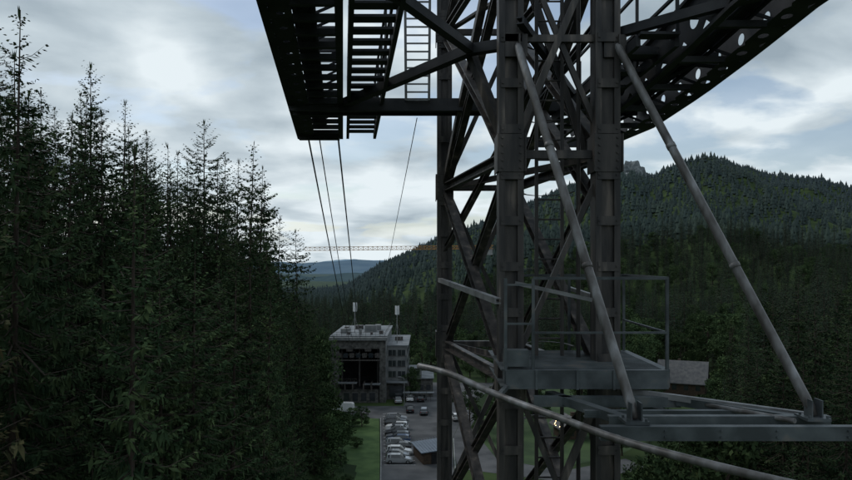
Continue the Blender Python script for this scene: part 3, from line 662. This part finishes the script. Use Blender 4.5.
# ---- upper saddles and walkways
def pl(x0,d0,pts_d,zf): return [Vector((x0-.112*(d-8.39),d,zf(d))) for d in pts_d]
zl=lambda d:2.68+.038*(16-d)
zr_=lambda d:float(np.interp(d,[2,5,8.39,9.8,11.2,13,14.5,15.3],[3.25,3.2,2.97,2.74,2.55,2.38,2.39,2.45]))
dl=[3+.5*i for i in range(27)]; dr=[3+.5*i for i in range(25)]
def saddle(xe,xi,dd,zf,stp,hr,hv):
    E=pl(xe,0,dd,zf); I=pl(xi,0,dd,zf); sg=1 if xi>xe else -1
    for i in range(len(dd)-1):
        U.beam(E[i],E[i+1],.1,.05); U.beam(I[i],I[i+1],.1,.05)
        U.beam(E[i]+Vector((0,0,.62)),E[i+1]+Vector((0,0,.62)),.10,.05); U.beam(I[i]+Vector((0,0,.62)),I[i+1]+Vector((0,0,.62)),.10,.05)
        c0=(E[i]+I[i])/2;c1=(E[i+1]+I[i+1])/2
        U.pipe([c0+Vector((-.12,0,.22)),c1+Vector((-.12,0,.22))],.03,8);U.pipe([c0+Vector((.12,0,.22)),c1+Vector((.12,0,.22))],.03,8)
        U.beam(c0+Vector((0,0,.3)),c1+Vector((0,0,.3)),.24,.06)
    U.holestrip([p+Vector((0,0,.32)) for p in E],(0,0,.52),hv,.62)
    U.holestrip([p+Vector((0,0,.32)) for p in I],(0,0,.52),.13,.62)
    U.holestrip([p+Vector((sg*.19,0,-.03)) for p in E],Vector((sg*.28,0,.0)),hr,.5)
    d=dd[0]
    while d<dd[-1]:
        a=Vector((xe-.112*(d-8.39),d,zf(d)+.02)); b_=Vector((xi-.112*(d-8.39),d,zf(d)+.02)); U.beam(a,b_,.09,.08,0); U.beam(a+Vector((0,0,.58)),b_+Vector((0,0,.58)),.06,.06,0)
        U.beam(a,b_+Vector((-.056,.5,.56)),.04,.04,0)
        d+=stp
saddle(-1.87,-.99,dl,zl,.5,.05,.07)
saddle(4.47,3.55,dr,zr_,1.0,.062,.075)
def walk(x0,x1,d0,d1,zf,stp=.44,rails=(0,1)):
    d=d0
    while d<d1:
        z=zf(d)+.12; o=-.112*(d-8.39); U.beam((x0+o,d,z),(x1+o,d,z),.24,.035); d+=stp
    for j,x in enumerate((x0,x1)):
        U.beam((x-.112*(d0-8.39),d0,zf(d0)+.05),(x-.112*(d1-8.39),d1,zf(d1)+.05),.06,.14)
        if j not in rails: continue
        d=d0
        while d<d1:
            o=-.112*(d-8.39); U.beam((x+o,d,zf(d)+.1),(x+o,d,zf(d)+1.25),.04,.04); d+=1.3
        for h in(.65,1.22): U.beam((x-.112*(d0-8.39),d0,zf(d0)+h),(x-.112*(d1-8.39),d1,zf(d1)+h),.04,.04)
walk(-.84,-.26,4,16,zl,.44); walk(2.85,3.35,9.5,14.8,zr_,.6,(1,))
for d,w in ((13.3,.28),(10.6,.18),(15.7,.14)):
    a=Vector((-1.87-.112*(d-8.39),d,zl(d)+.0)); b_=Vector((4.4-.112*(d-8.39),d,zl(d)+.0))
    if d==13.3:
        U.beam(a+Vector((0,-.2,0)),b_+Vector((0,-.2,0)),.08,.22); U.beam(a+Vector((0,.2,0)),b_+Vector((0,.2,0)),.08,.22); PL.beam(a+Vector((.5,0,-.05)),b_-Vector((.5,0,.05)),.3,.03)
    elif d==10.6: U.beam(Vector((2.4,d,3.05)),b_,w,w)
    else: U.beam(b_-Vector((1.7,0,.15)),b_-Vector((0,0,.15)),.16,.2); U.beam(a,a+Vector((.85,0,0)),.16,.2)
U.chan(P(338,106,13.2),P(470,50,10.6),.15,.14,.02); U.chan(P(398,-4,8.4),P(472,50,10.6),.13,.12,.02)
U.chan(P(470,50,10.6),Vector((1.1,10.2,3.0)),.16,.14,.02); U.chan(P(330,-30,8.0),P(398,-4,8.4),.12,.12,.02)
U.chan(Vector((2.45,10.2,3.0)),P(640,112,14),.14,.14,.02); U.chan(Vector((2.45,10.2,3.1)),P(760,-6,8.4),.12,.12,.02)
U.chan(P(560,125,14.3),P(700,60,10.5),.10,.10,.02)
U.chan(P(520,20,9.6),P(600,132,14.2),.1,.1,.02);U.chan(P(600,20,10.4),P(520,125,14.2),.1,.1,.02)
for x in(406,429): U.beam(P(x,100,13.0),P(x+ (1 if x>410 else -1),-15,12.6),.045,.045,1)
for i in range(15):
    t=i/14; U.beam(P(406,100,13).lerp(P(405,-15,12.6),t),P(429,100,13).lerp(P(430,-15,12.6),t),.025,.025,1)
# ---- platform & rails
X0,X1=.98,2.97; Y0,Y1=9.1,11.1
PL.chan((X0,Y0,-1.44),(X1,Y0,-1.44),.1,.23,.02,0); PL.chan((X1,Y0+.06,-1.44),(X1,Y1,-1.44),.1,.23,.02,0); PL.chan((X0,Y0+.06,-1.44),(X0,Y1,-1.44),.1,.23,.02,0)
y=Y0+.1
while y<Y1: PL.beam((X0+.06,y,-1.335),(X1-.06,y,-1.335),.02,.03,0); y+=.08
for x in (1.3,1.9,2.5): PL.beam((x,Y0+.06,-1.45),(x,Y1,-1.45),.06,.14,0)
for x in (1.35,1.85,2.3): PL.box((x,Y0-.07,-1.44),(.03,.01,.24),0)
for x,y in ((X0,Y0),(1.32,Y0),(X1,Y0),(X1,Y1),(2.15,Y1)):
    PL.angle((x,y,-1.5),(x,y,-.2),.035,.008,0)
PL.beam((1.32,Y0,-.2),(X1,Y0,-.2),.035,.035,0); PL.beam((1.32,Y0,-.87),(X1,Y0,-.87),.025,.025,0); PL.beam((X1,Y0,-.2),(X1,Y1,-.2),.035,.035,0); PL.beam((X1,Y0,-.87),(X1,Y1,-.87),.025,.025,0)
PL.beam((X0,Y0,-.28),(1.32,Y0,-.28),.025,.025,0); PL.beam((X0,Y0,-.76),(1.32,Y0,-.76),.025,.025,0); PL.beam((1.32,Y1,-.2),(X1,Y1,-.2),.035,.035,0)
PL.box((1.12,Y0+.12,-1.19),(.3,.2,.2),0)
# ---- outrigger frame
Zf=-1.66
f1=Vector((2.10,7.45,-1.55)); f2=Vector((3.98,7.6,-1.55))
PL.chan((1.72,7.32,Zf-.03),(4.28,7.32,Zf-.03),.1,.14,.015,0); PL.chan((1.9,7.72,Zf),(4.2,7.72,Zf),.1,.12,.015,0)
PL.chan((1.3,8.95,Zf-.02),(3.05,8.9,Zf-.02),.12,.12,.015,0); PL.chan((3.02,8.85,Zf),(3.92,7.75,Zf),.12,.10,.015,0)
PL.chan((1.55,9.3,Zf-.01),(2.1,7.8,Zf-.01),.12,.10,.015,0); PL.chan((2.5,9.6,Zf-.15),(3.3,7.8,Zf-.15),.1,.1,.015,0)
LT.chan((2.55,9.2,Zf+.05),(4.05,7.85,Zf+.03),.07,.07,.012,0); PL.chan((1.75,8.2,Zf-.02),(3.4,8.2,Zf-.02),.08,.08,.015,0)
for x in (1.8,2.35,2.9,3.45,4.15):
    for s in (-.03,.03): PL.pipe([(x,7.265,Zf-.03+s),(x,7.25,Zf-.03+s)],.012,6)
for f in(f1,f2):
    PL.box(f+Vector((0,.02,-.05)),(.24,.28,.03),0)
    for s in(-1,1): PL.box(f+Vector((s*.052,.0,.05)),(.014,.16,.18),0)
    for a in(-.09,.09):
        for c in(-.1,.1): PL.pipe([f+Vector((a,c,-.035)),f+Vector((a,c,-.01))],.015,6)
t1=Vector((1.20,9.75,2.88)); t2=Vector((2.52,9.78,2.88))
for t,f in((t1,f1),(t2,f2)):
    d=(f-t).normalized(); PI.pipe([t,t+d*.05,t+d*.12,f-d*.16,f-d*.06,f+d*.03],[.02,.045,.052,.052,.045,.025],18,0)
    for q in(.33,.66):
        c=t.lerp(f,q); PI.pipe([c-d*.03,c+d*.03],.058,18,0)
    T.box(t+Vector((0,.09,.0)),(.30,.04,.3)); T.box(t+Vector((.03,.02,.03)),(.02,.14,.18))
PI.pipe([P(702,404,8.6),P(745,412,8.0),P(795,421,7.5)],.028,10,0)
# ---- bent guide rail
gp=[(419,366,8.9),(450,374,8.5),(500,396,8.0),(560,418,7.3),(620,440,6.7),(700,462,6.0),(800,486,5.4),(900,505,4.9)]
pts=[P(*g) for g in gp]; fine=[]
for i in range(len(pts)-1):
    p0=pts[max(i-1,0)];p1=pts[i];p2=pts[i+1];p3=pts[min(i+2,len(pts)-1)]
    for k in range(6):
        t=k/6; fine.append(.5*((2*p1)+(p2-p0)*t+(2*p0-5*p1+4*p2-p3)*t*t+(-p0+3*p1-3*p2+p3)*t**3))
fine.append(pts[-1]); PI.pipe(fine,.036,16,0)
PL.beam(P(500,396,8.0)+Vector((0,.06,0)),(1.13,9.85,-1.6),.05,.05,0); PL.beam(P(620,440,6.7)+Vector((0,.06,0)),(1.85,7.3,-1.72),.05,.05,0)
T.obj('legs_and_lattice',[steel_dark],tw); U.obj('saddles_and_walkways',[steel_black,steel_light],tw); PL.obj('platform_and_outrigger',[steel_plat],tw)
PI.obj('tube_struts',[steel_pipe],tw,True); LT.obj('ring_strips',[steel_light],tw)
# ---- ropes
ro=empty('cableway_ropes',(0,0,0)); mb=MB()
def rope(a,b_,r,sag,n=40):
    a=Vector(a);b_=Vector(b_); mb.pipe([a.lerp(b_,i/n)-Vector((0,0,4*sag*(i/n)*(1-i/n))) for i in range(n+1)],r,8)
rope(P(308,136,15.8),(-17.2,178,-21.5),.019,1.5); rope(P(319,136,15.8),(-16.2,178,-21.6),.013,2.2); rope(P(338,136,15.8),(-15.2,178,-21.5),.019,1.2)
rope(P(417,118,13.3),(-12.9,180,zt+1.0),.008,.5)
mb.obj('ropes',[cable_m],ro)
# ---------------------------------------------------------------- world, sun, camera
w=bpy.data.worlds.new('World'); scene.world=w; w.use_nodes=True; nt=w.node_tree; nt.nodes.clear()
N=nt.nodes.new; Lk=nt.links.new
out=N('ShaderNodeOutputWorld'); tc=N('ShaderNodeTexCoord')
sky=N('ShaderNodeTexSky'); sky.sky_type='NISHITA'; sky.sun_disc=False; sky.sun_elevation=math.radians(42); sky.sun_rotation=math.radians(-50)
b1=N('ShaderNodeBackground'); b1.inputs[1].default_value=.11; Lk(sky.outputs[0],b1.inputs[0])
sx=N('ShaderNodeSeparateXYZ'); Lk(tc.outputs['Generated'],sx.inputs[0])
zz=N('ShaderNodeMath'); zz.operation='MAXIMUM'; Lk(sx.outputs[2],zz.inputs[0]); zz.inputs[1].default_value=0.0
za=N('ShaderNodeMath'); za.operation='ADD'; Lk(zz.outputs[0],za.inputs[0]); za.inputs[1].default_value=.2
cb=N('ShaderNodeCombineXYZ'); [Lk(za.outputs[0],cb.inputs[i]) for i in range(3)]
vd=N('ShaderNodeVectorMath'); vd.operation='DIVIDE'; Lk(tc.outputs['Generated'],vd.inputs[0]); Lk(cb.outputs[0],vd.inputs[1])
def cloud(scale,loc,det,rough,dist):
    mp=N('ShaderNodeMapping'); mp.inputs['Scale'].default_value=(1,1,0); mp.inputs['Location'].default_value=loc; Lk(vd.outputs[0],mp.inputs[0])
    n=N('ShaderNodeTexNoise'); n.inputs['Scale'].default_value=scale; n.inputs['Detail'].default_value=det; n.inputs['Roughness'].default_value=rough; n.inputs['Distortion'].default_value=dist; Lk(mp.outputs[0],n.inputs['Vector']); return n
n1=cloud(2.1,(3.4,1.2,0),8,.46,.25); n2=cloud(1.9,(9,4,2),7,.5,.2)
el_=N('ShaderNodeMapRange'); Lk(zz.outputs[0],el_.inputs[0]); el_.inputs[1].default_value=.0; el_.inputs[2].default_value=.38; el_.inputs[3].default_value=.10; el_.inputs[4].default_value=-.06
ad=N('ShaderNodeMath'); ad.operation='ADD'; Lk(n1.outputs['Fac'],ad.inputs[0]); Lk(el_.outputs[0],ad.inputs[1])
cr_=N('ShaderNodeValToRGB'); Lk(ad.outputs[0],cr_.inputs[0]); E=cr_.color_ramp.elements
E[0].position=.34; E[0].color=(.31,.385,.445,1); E[1].position=.64; E[1].color=(.78,.86,.90,1); e=E.new(.5); e.color=(.53,.615,.67,1)
b2=N('ShaderNodeBackground'); Lk(cr_.outputs[0],b2.inputs[0]); b2.inputs[1].default_value=1.03
mk=N('ShaderNodeMapRange'); Lk(n2.outputs['Fac'],mk.inputs[0]); mk.inputs[1].default_value=.42; mk.inputs[2].default_value=.50; mk.inputs[3].default_value=.30; mk.inputs[4].default_value=1
hz=N('ShaderNodeMapRange'); Lk(zz.outputs[0],hz.inputs[0]); hz.inputs[1].default_value=.02; hz.inputs[2].default_value=.08; hz.inputs[3].default_value=1; hz.inputs[4].default_value=0
mxx=N('ShaderNodeMath'); mxx.operation='MAXIMUM'; Lk(mk.outputs[0],mxx.inputs[0]); Lk(hz.outputs[0],mxx.inputs[1])
ms=N('ShaderNodeMixShader'); Lk(mxx.outputs[0],ms.inputs[0]); Lk(b1.outputs[0],ms.inputs[1]); Lk(b2.outputs[0],ms.inputs[2]); Lk(ms.outputs[0],out.inputs[0])
sd=bpy.data.lights.new('Sun','SUN'); sd.energy=.8; sd.angle=math.radians(15); sd.color=(1,.96,.91)
so=bpy.data.objects.new('Sun',sd); COL.objects.link(so)
el=math.radians(42); az=math.radians(-50)
dirv=Vector((math.sin(az)*math.cos(el),math.cos(az)*math.cos(el),math.sin(el)))
so.rotation_euler=dirv.to_track_quat('Z','Y').to_euler()
cd_=bpy.data.cameras.new('Camera'); cd_.sensor_width=36; cd_.lens=36*F/852; cd_.shift_y=22/852; cd_.clip_end=20000; cd_.clip_start=.1
co=bpy.data.objects.new('Camera',cd_); COL.objects.link(co); co.rotation_euler=(math.radians(90),0,0); scene.camera=co
scene.view_settings.view_transform='Standard'; scene.view_settings.look='None'; scene.view_settings.exposure=0
